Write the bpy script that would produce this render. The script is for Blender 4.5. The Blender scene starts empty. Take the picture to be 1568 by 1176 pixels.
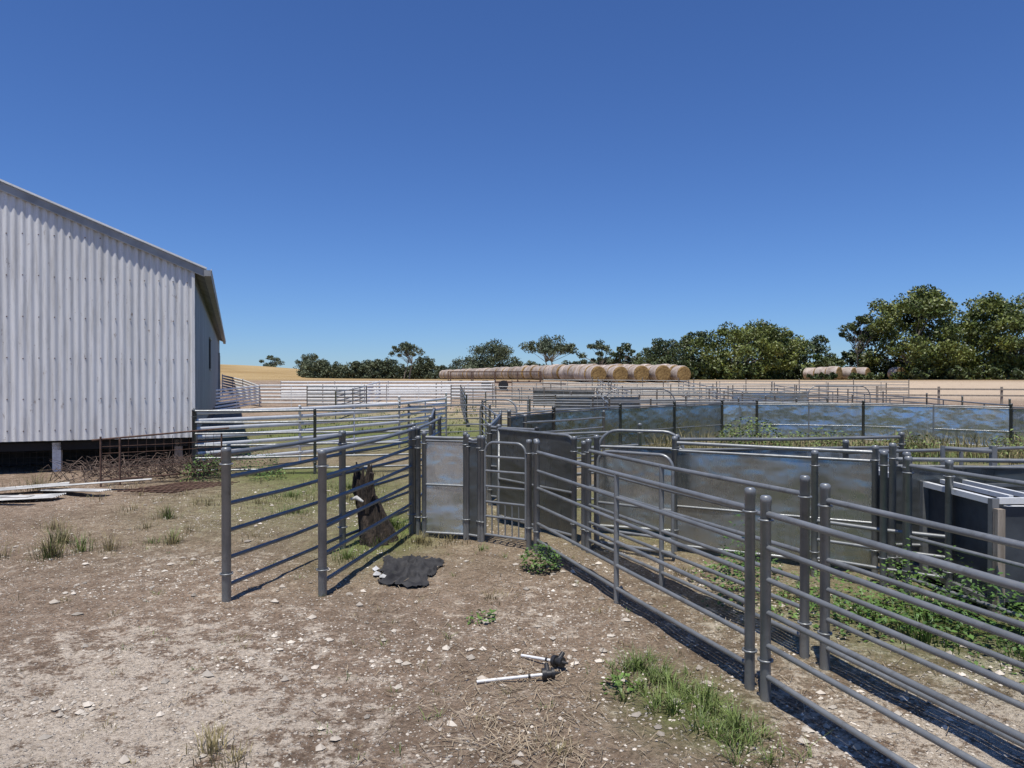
import bpy, math, random
import numpy as np
from mathutils import Vector, noise, Matrix
random.seed(7); rng=np.random.default_rng(7)
scene=bpy.context.scene

# ------------------------------------------------------------------ terrain height
def H(x,y):
    if y<=20: h=0.0
    elif y<=57: h=.0009*(y-20)**2
    else: h=1.232+.0666*4*(1-math.exp(-(y-57)/4))
    if y>70:
        h+=4.3*math.exp(-((x+88)/42)**2-((y-205)/70)**2)
        h+=1.2*math.exp(-((x-60)/60)**2-((y-240)/60)**2)
    return h
def Hn(x,y):
    h=H(x,y)
    d=max(0,1-max(0,y-14)/25)
    p=Vector((x,y,0))
    h+=.030*noise.noise(p*.55)*d+.018*noise.noise(p*2.3+Vector((9,3,1)))*d+.010*noise.noise(p*8)*d
    return h

# ------------------------------------------------------------------ materials
def base_mat(name):
    m=bpy.data.materials.new(name); m.use_nodes=True
    nt=m.node_tree; b=nt.nodes['Principled BSDF']
    return m,nt,b
def ramp(nt,stops):
    r=nt.nodes.new('ShaderNodeValToRGB'); e=r.color_ramp.elements
    while len(e)<len(stops): e.new(.5)
    for i,(p,c) in enumerate(stops):
        e[i].position=p
        e[i].color=(c[0],c[1],c[2],1) if hasattr(c,'__len__') else (c,c,c,1)
    return r
def coords(nt,stretch=(1,1,1),kind='Object'):
    tc=nt.nodes.new('ShaderNodeTexCoord'); mp=nt.nodes.new('ShaderNodeMapping')
    mp.inputs['Scale'].default_value=stretch
    nt.links.new(tc.outputs[kind],mp.inputs[0]); return mp.outputs[0]
def nz(nt,co,scale,detail=5,rough=.6):
    n=nt.nodes.new('ShaderNodeTexNoise'); n.inputs['Scale'].default_value=scale
    n.inputs['Detail'].default_value=detail; n.inputs['Roughness'].default_value=rough
    if co is not None: nt.links.new(co,n.inputs['Vector'])
    return n.outputs['Fac']
def mix(nt,fac,a,b,mode='MIX'):
    m=nt.nodes.new('ShaderNodeMix'); m.data_type='RGBA'; m.blend_type=mode
    for s,v in ((m.inputs[0],fac),(m.inputs[6],a),(m.inputs[7],b)):
        if hasattr(v,'node'): nt.links.new(v,s)
        elif hasattr(v,'__len__'): s.default_value=(v[0],v[1],v[2],1)
        else: s.default_value=v
    return m.outputs[2]
def math_(nt,op,a,b=0.0,clamp=False):
    m=nt.nodes.new('ShaderNodeMath'); m.operation=op; m.use_clamp=clamp
    for s,v in ((m.inputs[0],a),(m.inputs[1],b)):
        if hasattr(v,'node'): nt.links.new(v,s)
        else: s.default_value=v
    return m.outputs[0]
def bump(nt,b,h,strength=.3,dist=.02):
    n=nt.nodes.new('ShaderNodeBump'); n.inputs['Strength'].default_value=strength
    n.inputs['Distance'].default_value=dist
    nt.links.new(h,n.inputs['Height']); nt.links.new(n.outputs[0],b.inputs['Normal'])
def nmat(name,c1,c2,scale=6,rough=.7,metal=0,bmp=.2,dist=.01,stretch=(1,1,1),island=0,detail=5,lo=.35,hi=.65,spec=None):
    m,nt,b=base_mat(name); co=coords(nt,stretch)
    f=nz(nt,co,scale,detail); r=ramp(nt,[(lo,c1),(hi,c2)]); nt.links.new(f,r.inputs[0])
    col=r.outputs[0]
    if island:
        g=nt.nodes.new('ShaderNodeNewGeometry')
        rr=ramp(nt,[(0,1-island),(1,1.0)])
        nt.links.new(g.outputs['Random Per Island'],rr.inputs[0])
        col=mix(nt,1.0,col,rr.outputs[0],'MULTIPLY')
    nt.links.new(col,b.inputs['Base Color'])
    b.inputs['Roughness'].default_value=rough; b.inputs['Metallic'].default_value=metal
    if spec is not None: b.inputs['Specular IOR Level'].default_value=spec
    if bmp: bump(nt,b,f,bmp,dist)
    return m

M={}
def galv(name,c1,c2,metal=.75,r1=.35,r2=.55):
    m,nt,b=base_mat(name); co=coords(nt)
    f=nz(nt,co,3.5,7,.65); r=ramp(nt,[(.3,c1),(.7,c2)]); nt.links.new(f,r.inputs[0])
    f2=nz(nt,co,40,3); rr=ramp(nt,[(.3,r1),(.7,r2)]); nt.links.new(f2,rr.inputs[0])
    f3=nz(nt,co,11,5,.7); dr=ramp(nt,[(.56,0.0),(.70,.6)]); nt.links.new(f3,dr.inputs[0])
    col=mix(nt,dr.outputs[0],r.outputs[0],(c1[0]*.75,c1[1]*.68,c1[2]*.6))
    nt.links.new(col,b.inputs['Base Color']); nt.links.new(rr.outputs[0],b.inputs['Roughness'])
    b.inputs['Metallic'].default_value=metal
    bump(nt,b,f2,.12,.003)
    return m
M['galv']=galv('galvanised_pipe',(.165,.175,.175),(.28,.29,.29),.4,.34,.52)
M['galv_light']=galv('galvanised_rail_light',(.60,.61,.60),(.76,.77,.76),.1,.4,.6)
def sheetmat(name,c1,c2,metal=.75,rough=.34):
    m,nt,b=base_mat(name); co=coords(nt,(1,1,.6)); co2=coords(nt,(2.2,2.2,.35))
    f=nz(nt,co,2.2,8,.62); r=ramp(nt,[(.3,c1),(.7,c2)]); nt.links.new(f,r.inputs[0])
    s=nz(nt,co2,5,6,.7); sr=ramp(nt,[(.45,0.0),(.8,.75)]); nt.links.new(s,sr.inputs[0])
    col=mix(nt,sr.outputs[0],r.outputs[0],(c2[0]*.9,c2[1]*.82,c2[2]*.7))
    sc=nz(nt,coords(nt,(1,1,5)),7,7,.8); scr=ramp(nt,[(.60,0.0),(.70,.5)]); nt.links.new(sc,scr.inputs[0])
    col=mix(nt,scr.outputs[0],col,(min(.9,c2[0]*1.5),min(.9,c2[1]*1.45),min(.9,c2[2]*1.3)))
    nt.links.new(col,b.inputs['Base Color']); b.inputs['Metallic'].default_value=metal
    rr=ramp(nt,[(.3,rough-.10),(.7,rough+.16)]); nt.links.new(s,rr.inputs[0]); nt.links.new(rr.outputs[0],b.inputs['Roughness'])
    w=nz(nt,coords(nt,(1,1,1.6)),3.0,2,.4); bump(nt,b,w,.7,.05)
    return m
M['sheet']=sheetmat('galvanised_sheet',(.27,.29,.28),(.42,.44,.42),.85,.25)
M['sheet_bright']=sheetmat('shiny_galvanised_sheet',(.45,.49,.50),(.66,.69,.69),.85,.24)
M['sheet_dark']=sheetmat('shade_dark_sheet',(.085,.095,.095),(.15,.16,.16),.65,.30)  # darker sheet copy; shade and dark reflections put into the colour
M['sheet_blue']=sheetmat('bluish_sheet',(.30,.35,.38),(.47,.51,.53),.8,.24)
M['panel_black']=nmat('dark_painted_panel',(.035,.042,.05),(.06,.07,.08),6,.55)
M['black']=nmat('black_plastic',(.012,.012,.013),(.03,.03,.03),20,.5)
M['white']=nmat('white_fibreglass',(.6,.6,.58),(.78,.78,.75),20,.45)
M['rust']=nmat('rusty_steel',(.06,.03,.02),(.14,.08,.055),14,.85)
M['wood']=nmat('weathered_wood',(.20,.165,.125),(.36,.31,.25),7,.85,stretch=(4,4,.5),bmp=.5)
M['oldwood']=nmat('decayed_stump_wood',(.018,.014,.011),(.075,.055,.04),14,.95,stretch=(3,3,.5),bmp=1,dist=.04)
M['cloth']=nmat('dark_cloth',(.016,.016,.018),(.045,.044,.044),9,.9,bmp=.5,dist=.02)
M['cloth_w']=nmat('pale_cloth',(.35,.35,.34),(.6,.6,.58),9,.9)
M['stone']=nmat('limestone_gravel_stone',(.46,.40,.32),(.82,.74,.62),1.5,.9,island=.55,bmp=.3)
M['straw']=nmat('dry_straw',(.25,.19,.12),(.48,.385,.26),2,.85,island=.6,bmp=0)
M['grass']=nmat('green_grass_blade',(.10,.155,.03),(.22,.29,.075),1.2,.6,island=.5,bmp=0)
M['grass_dry']=nmat('seeding_grass',(.20,.175,.07),(.40,.33,.16),1.2,.75,island=.55,bmp=0)
M['weed']=nmat('weed_leaf',(.05,.12,.018),(.15,.26,.045),1.5,.5,island=.5,bmp=0)
M['stick']=nmat('dead_brush_sticks',(.07,.05,.04),(.24,.17,.13),3,.9,island=.6,bmp=0)
M['bark']=nmat('eucalyptus_bark',(.12,.10,.08),(.32,.28,.23),5,.9,stretch=(2,2,.5))
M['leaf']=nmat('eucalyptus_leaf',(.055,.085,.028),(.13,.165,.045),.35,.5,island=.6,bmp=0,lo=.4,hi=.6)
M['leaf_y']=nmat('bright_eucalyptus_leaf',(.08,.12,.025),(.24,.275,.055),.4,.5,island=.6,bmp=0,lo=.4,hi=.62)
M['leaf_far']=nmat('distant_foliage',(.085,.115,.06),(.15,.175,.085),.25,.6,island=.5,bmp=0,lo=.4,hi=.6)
M['bale_side']=nmat('bale_net_wrap',(.33,.255,.20),(.58,.50,.43),2.5,.8,island=.45,bmp=.6,dist=.06)
M['bale_end']=nmat('bale_straw_end',(.20,.12,.04),(.46,.30,.11),5,.95,bmp=1,dist=.08,island=.35)

def wallmat(name,c1,c2):
    m,nt,b=base_mat(name)
    f=nz(nt,coords(nt,(5,5,.22)),1.3,8,.65); r=ramp(nt,[(.3,c1),(.68,c2)]); nt.links.new(f,r.inputs[0])
    tc=nt.nodes.new('ShaderNodeTexCoord'); sp=nt.nodes.new('ShaderNodeSeparateXYZ'); nt.links.new(tc.outputs['Object'],sp.inputs[0])
    q=math_(nt,'FLOOR',math_(nt,'DIVIDE',math_(nt,'ADD',sp.outputs[0],sp.outputs[1]),.76))
    wn=nt.nodes.new('ShaderNodeTexWhiteNoise'); wn.noise_dimensions='1D'; nt.links.new(q,wn.inputs['W'])
    wr=ramp(nt,[(0,.80),(1,1.0)]); nt.links.new(wn.outputs[0],wr.inputs[0])
    col=mix(nt,1.0,r.outputs[0],wr.outputs[0],'MULTIPLY')
    f2=nz(nt,coords(nt,(9,9,.6)),1.6,10,.75); sr=ramp(nt,[(.47,0.0),(.62,.6)]); nt.links.new(f2,sr.inputs[0])
    col=mix(nt,sr.outputs[0],col,(c1[0]*.58,c1[1]*.56,c1[2]*.53))
    f3=nz(nt,coords(nt,(3.5,3.5,1.3)),2.4,7,.78); rr=ramp(nt,[(.61,0.0),(.66,.85)]); nt.links.new(f3,rr.inputs[0])
    col=mix(nt,rr.outputs[0],col,(.22,.17,.13))
    nt.links.new(col,b.inputs['Base Color']); b.inputs['Roughness'].default_value=.5; b.inputs['Metallic'].default_value=.05
    bump(nt,b,f2,.1,.01)
    return m
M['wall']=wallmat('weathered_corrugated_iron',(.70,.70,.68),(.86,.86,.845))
M['sidewall']=wallmat('shaded_side_iron',(.20,.23,.25),(.30,.33,.36))  # darker copy of the wall iron, shade of the side put into its colour
M['scrap']=nmat('scrap_sheet_iron',(.32,.32,.31),(.6,.6,.58),4,.6,.2)
M['flash']=nmat('flashing',(.24,.24,.235),(.36,.36,.35),3,.55,.3)
M['roof']=nmat('roof_iron',(.38,.38,.37),(.55,.55,.54),2,.5,.3)
M['dark']=nmat('painted_interior_dark',(.01,.01,.01),(.02,.02,.02),3,.9)  # near-black colour paints the unlit interior onto solid boxes
M['mesh']=nmat('black_wire_and_shade',(.02,.02,.02),(.05,.045,.04),9,.8)  # colours the wires and also the painted underfloor shade

# ------------------------------------------------------------------ mesh builder
class MB:
    def __init__(s): s.v=[];s.f=[];s.m=[];s.sm=[]
    def add(s,vs,fs,m=0,sm=False):
        o=len(s.v); s.v+= [tuple(p) for p in vs]
        for f in fs: s.f.append(tuple(i+o for i in f)); s.m.append(m); s.sm.append(sm)
    def tube(s,pts,r,seg=8,m=0,cap=True,r2=None):
        pts=[Vector(p) for p in pts]; n=len(pts)
        rad=r if hasattr(r,'__len__') else [r]*n
        tang=[]
        for i in range(n):
            a=pts[max(0,i-1)]; b=pts[min(n-1,i+1)]; t=(b-a)
            tang.append(t.normalized() if t.length>1e-9 else Vector((0,0,1)))
        t0=tang[0]; ref=Vector((0,0,1)) if abs(t0.z)<.9 else Vector((1,0,0))
        up=(ref-t0*ref.dot(t0)).normalized()
        vs=[];fs=[]
        for i in range(n):
            t=tang[i]; up=(up-t*up.dot(t)); up=up.normalized() if up.length>1e-6 else Vector((0,1,0))
            sd=t.cross(up)
            for k in range(seg):
                a=2*math.pi*k/seg
                ra=rad[i]; rb=(r2 if r2 else ra)
                vs.append(pts[i]+sd*math.cos(a)*rb+up*math.sin(a)*ra)
        for i in range(n-1):
            for k in range(seg):
                k2=(k+1)%seg
                fs.append((i*seg+k,i*seg+k2,(i+1)*seg+k2,(i+1)*seg+k))
        s.add(vs,fs,m,True)
        if cap:
            s.add(vs[:seg],[tuple(range(seg))[::-1]],m); s.add(vs[-seg:],[tuple(range(seg))],m)
    def box(s,c,d,m=0,rz=0,R=None):
        c=Vector(c); hx,hy,hz=d[0]/2,d[1]/2,d[2]/2
        R=R or Matrix.Rotation(rz,3,'Z')
        vs=[c+R@Vector((x,y,z)) for x in(-hx,hx) for y in(-hy,hy) for z in(-hz,hz)]
        s.add(vs,[(0,1,3,2),(4,6,7,5),(0,4,5,1),(2,3,7,6),(0,2,6,4),(1,5,7,3)],m)
    def beam(s,a,b,w,h,m=0):
        a=Vector(a);b=Vector(b);t=(b-a).normalized()
        ref=Vector((0,0,1)) if abs(t.z)<.95 else Vector((0,1,0))
        sd=t.cross(ref).normalized(); up=sd.cross(t)
        vs=[p+sd*x*w/2+up*z*h/2 for p in(a,b) for x in(-1,1) for z in(-1,1)]
        s.add(vs,[(0,1,3,2),(4,6,7,5),(0,4,5,1),(2,3,7,6),(0,2,6,4),(1,5,7,3)],m)
    def obj(s,name,mats,parent=None,origin=None):
        me=bpy.data.meshes.new(name)
        v=s.v
        if origin is not None:
            ox,oy,oz=origin; v=[(x-ox,y-oy,z-oz) for x,y,z in v]
        me.from_pydata(v,[],s.f)
        for q in mats: me.materials.append(M[q])
        me.polygons.foreach_set('material_index',s.m); me.polygons.foreach_set('use_smooth',s.sm)
        me.update()
        o=bpy.data.objects.new(name,me); scene.collection.objects.link(o)
        if origin is not None: o.location=origin
        if parent: o.parent=parent
        return o

def np_mesh(name,V,F,mats,midx=None):
    me=bpy.data.meshes.new(name); me.from_pydata(V.tolist(),[],F.tolist())
    for q in mats: me.materials.append(M[q])
    if midx is not None: me.polygons.foreach_set('material_index',midx)
    me.update(); o=bpy.data.objects.new(name,me); scene.collection.objects.link(o); return o

# ------------------------------------------------------------------ ground
def axis(lo,hi,fine_lo,fine_hi,step,g=1.06):
    a=list(np.arange(fine_lo,fine_hi+1e-6,step))
    s=step;p=fine_hi
    while p<hi: s*=g; p+=s; a.append(min(p,hi))
    s=step;p=fine_lo
    while p>lo: s*=g; p-=s; a.insert(0,max(p,lo))
    return a
xs=axis(-700,700,-5,4.5,.05); ys=axis(-60,1200,1.4,9,.05)
nx,ny=len(xs),len(ys)
V=[(x,y,Hn(x,y)) for y in ys for x in xs]
F=[(j*nx+i,j*nx+i+1,(j+1)*nx+i+1,(j+1)*nx+i) for j in range(ny-1) for i in range(nx-1)]
me=bpy.data.meshes.new('ground'); me.from_pydata(V,[],F)
me.polygons.foreach_set('use_smooth',[True]*len(F))
VA=np.array(V); X=VA[:,0];Y=VA[:,1]
def ell(cx,cy,rx,ry,k=1.0,e=2): return k*np.exp(-(((X-cx)/rx)**2+((Y-cy)/ry)**2)**(e/2))
green=np.clip(ell(-4,24,5,8,1.3,4)+ell(-2.6,10,1.8,2.6,.8)+ell(-1.3,7.3,.5,1.2,1)+ell(6,15.0,6,2.4,1.2)+ell(2.9,4.6,1.2,.9,1.0)+ell(.85,3.45,.3,.4,1.0)+ell(2,9,2,2,.8)+ell(-3.8,12,1.2,1,.8)+ell(14,19,6,3,.6)+ell(3.2,8,2,2,.7),0,1)
dry=np.clip((Y-58)/15,0,1)*1.0
sand=np.clip(ell(30,52,26,11,1.2,4)+ell(4,34,14,10,.7,4),0,1)
lime=np.clip(ell(-2.0,4.0,1.0,1.2,.7)+ell(-1.9,2.9,1.2,.5,.7)+ell(.15,4.9,.4,.7,.6)+ell(2.6,3.0,1.2,.6,1.3)+ell(3.0,4.0,.8,.5,1)+ell(1.4,4.6,.5,1.5,.6)+ell(-3,3.4,1,1,.5)+ell(-2.8,6.3,2,.5,.5)+ell(-1.0,3.3,.8,.5,.5)+ell(-.6,4.4,.8,.4,.3),0,1.3)
straw=np.clip(ell(.1,3.6,.6,.8,.6)+ell(-.3,5.6,.6,1.0,.4)+ell(-.9,6.8,.5,.6,.6),0,1)
for nm,a in (('green',green),('dry',dry),('sand',sand),('lime',lime),('litter',straw)):
    at=me.attributes.new(nm,'FLOAT','POINT'); at.data.foreach_set('value',a.astype(np.float32))
m,nt,b=base_mat('dry_earth')
def attr(n):
    a=nt.nodes.new('ShaderNodeAttribute'); a.attribute_name=n; return a.outputs['Fac']
co=coords(nt)
n1=nz(nt,co,.7,8,.6); n2=nz(nt,co,6,8,.74); n3=nz(nt,co,38,6,.75)
r=ramp(nt,[(.34,(.215,.150,.102)),(.5,(.335,.248,.178)),(.66,(.45,.35,.262))]); nt.links.new(n2,r.inputs[0]); col=r.outputs[0]
r=ramp(nt,[(.35,.72),(.65,1.12)]); nt.links.new(n1,r.inputs[0]); col=mix(nt,1.0,col,r.outputs[0],'MULTIPLY')
r=ramp(nt,[(.36,.5),(.58,1.25)]); nt.links.new(n3,r.inputs[0]); col=mix(nt,1.0,col,r.outputs[0],'MULTIPLY')
lm=math_(nt,'ADD',math_(nt,'MULTIPLY',attr('lime'),.12),math_(nt,'ADD',math_(nt,'MULTIPLY',n2,.62),math_(nt,'ADD',math_(nt,'MULTIPLY',n1,.18),math_(nt,'MULTIPLY',n3,.2))))
r=ramp(nt,[(.57,0.0),(.62,.85)]); nt.links.new(lm,r.inputs[0])
r2_=ramp(nt,[(.36,(.44,.36,.27)),(.56,(.74,.64,.51))]); nt.links.new(n3,r2_.inputs[0])
col=mix(nt,r.outputs[0],col,r2_.outputs[0])
peb=None
for sc,th in ((26,.70),(48,.62),(85,.6)):
    vo=nt.nodes.new('ShaderNodeTexVoronoi'); vo.inputs['Scale'].default_value=sc; nt.links.new(co,vo.inputs['Vector'])
    pr=ramp(nt,[(.20,1.0),(.30,0.0)]); nt.links.new(vo.outputs['Distance'],pr.inputs[0])
    sp=nt.nodes.new('ShaderNodeSeparateColor'); nt.links.new(vo.outputs['Color'],sp.inputs[0])
    gt=math_(nt,'GREATER_THAN',math_(nt,'ADD',sp.outputs[0],math_(nt,'ADD',math_(nt,'MULTIPLY',math_(nt,'SUBTRACT',n1,.5),1.2),math_(nt,'MULTIPLY',attr('lime'),.12))),th)
    p_=math_(nt,'MULTIPLY',pr.outputs[0],gt)
    peb=p_ if peb is None else math_(nt,'MAXIMUM',peb,p_)
col=mix(nt,peb,col,(.68,.59,.48))
col=mix(nt,math_(nt,'MULTIPLY',attr('litter'),math_(nt,'MULTIPLY',n3,.8)),col,(.35,.265,.17))
gm=math_(nt,'MULTIPLY',attr('green'),math_(nt,'MULTIPLY',n2,1.6),True)
gr=ramp(nt,[(.35,(.08,.12,.025)),(.65,(.20,.245,.07))]); nt.links.new(n2,gr.inputs[0])
col=mix(nt,gm,col,gr.outputs[0])
col=mix(nt,math_(nt,'MULTIPLY',attr('sand'),.85),col,(.58,.46,.33))
nf=nz(nt,coords(nt),.06,6,.6)
dr=ramp(nt,[(.35,(.33,.225,.10)),(.65,(.45,.33,.165))]); nt.links.new(nf,dr.inputs[0])
col=mix(nt,attr('dry'),col,dr.outputs[0])
nt.links.new(col,b.inputs['Base Color']); b.inputs['Roughness'].default_value=.95; b.inputs['Specular IOR Level'].default_value=.1
hb=math_(nt,'ADD',math_(nt,'ADD',math_(nt,'MULTIPLY',n2,.5),math_(nt,'MULTIPLY',n3,.5)),math_(nt,'MULTIPLY',peb,.3))
bump(nt,b,hb,1.0,.06)
me.materials.append(m); me.update()
g=bpy.data.objects.new('ground',me); scene.collection.objects.link(g)

# ------------------------------------------------------------------ shed
shed=bpy.data.objects.new('shearing_shed',None); scene.collection.objects.link(shed)
shed.location=(-5.84,13.0,0); shed.rotation_euler=(0,0,math.radians(21.4))
FL=.56; EV=3.62; W=12.; L=27.; SL=.41
def top(x): return EV+SL*(-x if x>-W/2 else W+x)
PIT=.115
def corr(n_per=8,length=W):
    n=int(length/PIT*n_per); return [(i*length/n, .013*math.sin(2*math.pi*i/n_per)) for i in range(n+1)]
mb=MB(); pr=corr(); vs=[];fs=[]
for i,(d,o) in enumerate(pr):
    x=-d; lap=int(d/.76); jb=.010*math.sin(lap*12.9); oo=o+.006*math.sin(d*2.1)+.003*math.sin(lap*7.7)
    vs+=[(x,oo,FL-.03+jb),(x,oo,(FL+top(x))/2),(x,oo,top(x)-.02)]
for i in range(len(pr)-1):
    for k in range(2): fs.append((i*3+k,i*3+k+1,(i+1)*3+k+1,(i+1)*3+k))
mb.add(vs,fs,0,True)
mb.obj('gable_wall',['wall'],shed)
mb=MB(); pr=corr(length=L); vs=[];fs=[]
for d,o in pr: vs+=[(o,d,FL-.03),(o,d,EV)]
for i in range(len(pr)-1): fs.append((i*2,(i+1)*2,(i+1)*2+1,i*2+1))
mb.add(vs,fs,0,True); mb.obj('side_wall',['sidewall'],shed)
mb=MB()
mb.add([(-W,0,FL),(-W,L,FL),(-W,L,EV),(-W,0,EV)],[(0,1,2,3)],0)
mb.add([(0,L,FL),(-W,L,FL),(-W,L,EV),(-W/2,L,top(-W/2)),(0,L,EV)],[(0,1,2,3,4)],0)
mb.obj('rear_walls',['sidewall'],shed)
mb=MB()
for s in (0,1):
    n=int((L+.3)/PIT*4); vs=[];fs=[]
    for i in range(n+1):
        y=-.06+i*(L+.3)/n; o=.012*math.sin(2*math.pi*i/4)
        xe=.22 if s==0 else -W-.22; ze=EV-.22*SL+.06
        vs+=[(xe,y,ze+o),(-W/2,y,EV+SL*W/2+.06+o)]
    for i in range(n): fs.append((i*2,i*2+1,i*2+3,i*2+2))
    mb.add(vs,fs,0,True)
mb.obj('roof',['roof'],shed)
mb=MB()
mb.beam((.235,-.05,EV-.235*SL+.0),(-W/2,-.05,EV+SL*W/2+.0),.05,.13,0)
mb.beam((-W-.235,-.05,EV-.235*SL+.0),(-W/2-.003,-.05,EV+SL*W/2+.0),.05,.13,0)
mb.beam((.245,-.06,EV-.245*SL+.095),(-W/2,-.06,EV+SL*W/2+.095),.11,.03,1)
mb.beam((-W-.245,-.06,EV-.245*SL+.095),(-W/2-.003,-.06,EV+SL*W/2+.095),.11,.03,1)
mb.obj('barge_flashing',['flash','galv_light'],shed)
mb=MB(); mb.box((.26,L/2,EV-.09),(.12,L+.22,.11),0); mb.box((.325,L/2,EV-.03),(.012,L+.24,.03),1)
mb.obj('gutter',['flash','galv_light'],shed)
mb=MB(); mb.box((.018,-.02,(FL+EV)/2-.03),(.05,.055,EV-FL),0); mb.obj('corner_flashing',['wall'],shed)
mb=MB(); mb.box((.0,9.7,2.35),(.07,1.3,.9),0); mb.box((.02,9.7,2.83),(.08,1.45,.05),1);mb.box((.02,9.7,1.88),(.08,1.45,.05),1)
mb.obj('window',['dark','flash'],shed)
mb=MB(); mb.box((.02,24.5,1.7),(.08,3.2,2.2),0); mb.box((.05,22.85,1.7),(.1,.1,2.3),1); mb.obj('side_door',['dark','flash'],shed)
mb=MB()
for hgt in (.72,1.25,1.95,2.65,3.35,4.05,4.75,5.4):
    for i in range(int(W/PIT/2)):
        x=-(i*2+.75)*PIT
        if hgt<top(x)-.1: mb.box((x,-.018,hgt+random.uniform(-.01,.01)),(.016,.01,.016),0)
mb.obj('roofing_screws',['rust'],shed)
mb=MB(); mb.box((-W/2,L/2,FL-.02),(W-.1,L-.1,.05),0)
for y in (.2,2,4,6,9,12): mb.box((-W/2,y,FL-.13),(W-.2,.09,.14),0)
mb.obj('floor_frame',['dark'],shed)  # frame coloured near-black for the underfloor shade
mb=MB()
for j,y in enumerate((.22,2.1,4.2,6.4,9,12,16,20,24)):
    for i in range(7):
        x=-.25-i*1.92
        mb.box((x,y,.13),(.13,.13,.72),1 if (i!=1 or j) else 0)
mb.obj('stumps',['white','wood'],shed)
mb=MB()
for i in range(120): mb.tube([(-.1-i*.1,.32,-.05),(-.1-i*.1,.32,FL)],.003,4,0,False)
for k in range(6): mb.tube([(0,.33,.05+k*.09),(-W,.33,.05+k*.09)],.003,4,0,False)
mb.box((-W/2,1.3,.2),(W,.05,.9),0)  # solid near-black sheet added behind the mesh to paint the underfloor shade
mb.box((-.05,L/2,.2),(.03,L-1,.7),0)  # second near-black sheet, painted shade along the side
mb.obj('underfloor_mesh_and_shade',['mesh'],shed)

# ------------------------------------------------------------------ fence parts
def post(mb,x,y,h,r=.030,seg=12,z=None,m=0,cap=True):
    z=Hn(x,y) if z is None else z
    if cap:
        mb.tube([(x,y,z-.12),(x,y,z+h-.035),(x,y,z+h-.034),(x,y,z+h-.008),(x,y,z+h)],[r,r,r*1.06,r*1.06,r*.8],seg,m)
    else: mb.tube([(x,y,z-.12),(x,y,z+h)],r,seg,m)
R6=(.93,.76,.60,.44,.28,.12)
def lug(mb,x,y,z,a,m=0,r=.03):
    pts=[(x+math.cos(a+t)*r*1.35,y+math.sin(a+t)*r*1.35,z) for t in np.linspace(0,2*math.pi,9)]
    mb.tube(pts,.006,6,m)
def sheetgrid(mb,a,b,za,zb,lo,hi,m,seed,amp=.012):
    n=max(4,int((Vector(b)-Vector(a)).length/.10)); k=8; vs=[];fs=[]
    d=(Vector((b[0]-a[0],b[1]-a[1],0))); L_=d.length; d.normalize(); nrm=Vector((-d.y,d.x,0))
    for j in range(k+1):
        for i in range(n+1):
            t=i/n; z=za+(zb-za)*t+lo+(hi-lo)*j/k
            o=amp*(noise.noise(Vector((t*L_*1.3+seed*7,z*2.2,seed)))*2+noise.noise(Vector((t*L_*4+seed*3,z*5,seed)))*.8)
            if i in(0,n) or j in(0,k): o*=.3
            vs.append((a[0]+d.x*L_*t+nrm.x*o,a[1]+d.y*L_*t+nrm.y*o,z))
    for j in range(k):
        for i in range(n): q=j*(n+1)+i; fs.append((q,q+1,q+n+2,q+n+1))
    mb.add(vs,fs,m,True)
cnt=[0]
def panel(a,b,rails=R6,posts=(0,1),ph=1.03,r=.0145,pr=.0265,mat='galv',seg=8,flat=None,sheet=None,smat='sheet',mids=(.5,),za=None,zb=None,name='sheep_yard_panel',ribs=(.5,),midr=.018,lugs=True):
    cnt[0]+=1; mb=MB()
    a=Vector(a);b=Vector(b)
    za=Hn(*a) if za is None else za; zb=Hn(*b) if zb is None else zb
    pt=lambda t,h:(a.x+(b.x-a.x)*t,a.y+(b.y-a.y)*t,za+(zb-za)*t+h)
    L_=(b-a).length; e=pr/L_*.8
    for h in rails:
        h2=h+random.uniform(-.004,.004)
        if flat: mb.tube([pt(e,h2),pt(1-e,h2)],flat,8,0,r2=.016)
        else:
            sag=random.uniform(-.012,.003)
            rr=r*1.15 if h==max(rails) else r
            mb.tube([pt(e,h2),pt(.5,h2+sag),pt(1-e,h2)],rr,seg,0)
    if sheet:
        sheetgrid(mb,tuple(pt(e,0))[:2],tuple(pt(1-e,0))[:2],za,zb,sheet[0],sheet[1],1,cnt[0])
        for h in ribs: mb.tube([pt(e,h),pt(1-e,h)],.012,6,0)
        for h in (sheet[0],sheet[1]): mb.tube([pt(e,h),pt(1-e,h)],.014,6,0)
    for t in mids:
        top_=max(rails) if rails else sheet[1]
        p=pt(t,0); mb.tube([(p[0],p[1],p[2]-.04),(p[0],p[1],p[2]+top_+.006)],midr,8,0)
    for t in posts:
        p=pt(t,0); post(mb,p[0],p[1],ph,pr,12 if seg>6 else 8,z=p[2])
        if lugs and seg>6:
            for h in (.2,ph-.12): lug(mb,p[0],p[1],p[2]+h,0,0,pr)
    return mb.obj(name,['galv' if mat=='galv' else mat,smat],origin=(a.x,a.y,za))
def run(pts,**k):
    for i in range(len(pts)-1):
        a=Vector(pts[i]);b=Vector(pts[i+1]); n=max(1,round((b-a).length/3.0))
        for q in range(n):
            kk=dict(k); kk['posts']=(0,1) if (q==n-1 and i==len(pts)-2) else (0,)
            panel(a+(b-a)*q/n,a+(b-a)*(q+1)/n,**kk)
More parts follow.
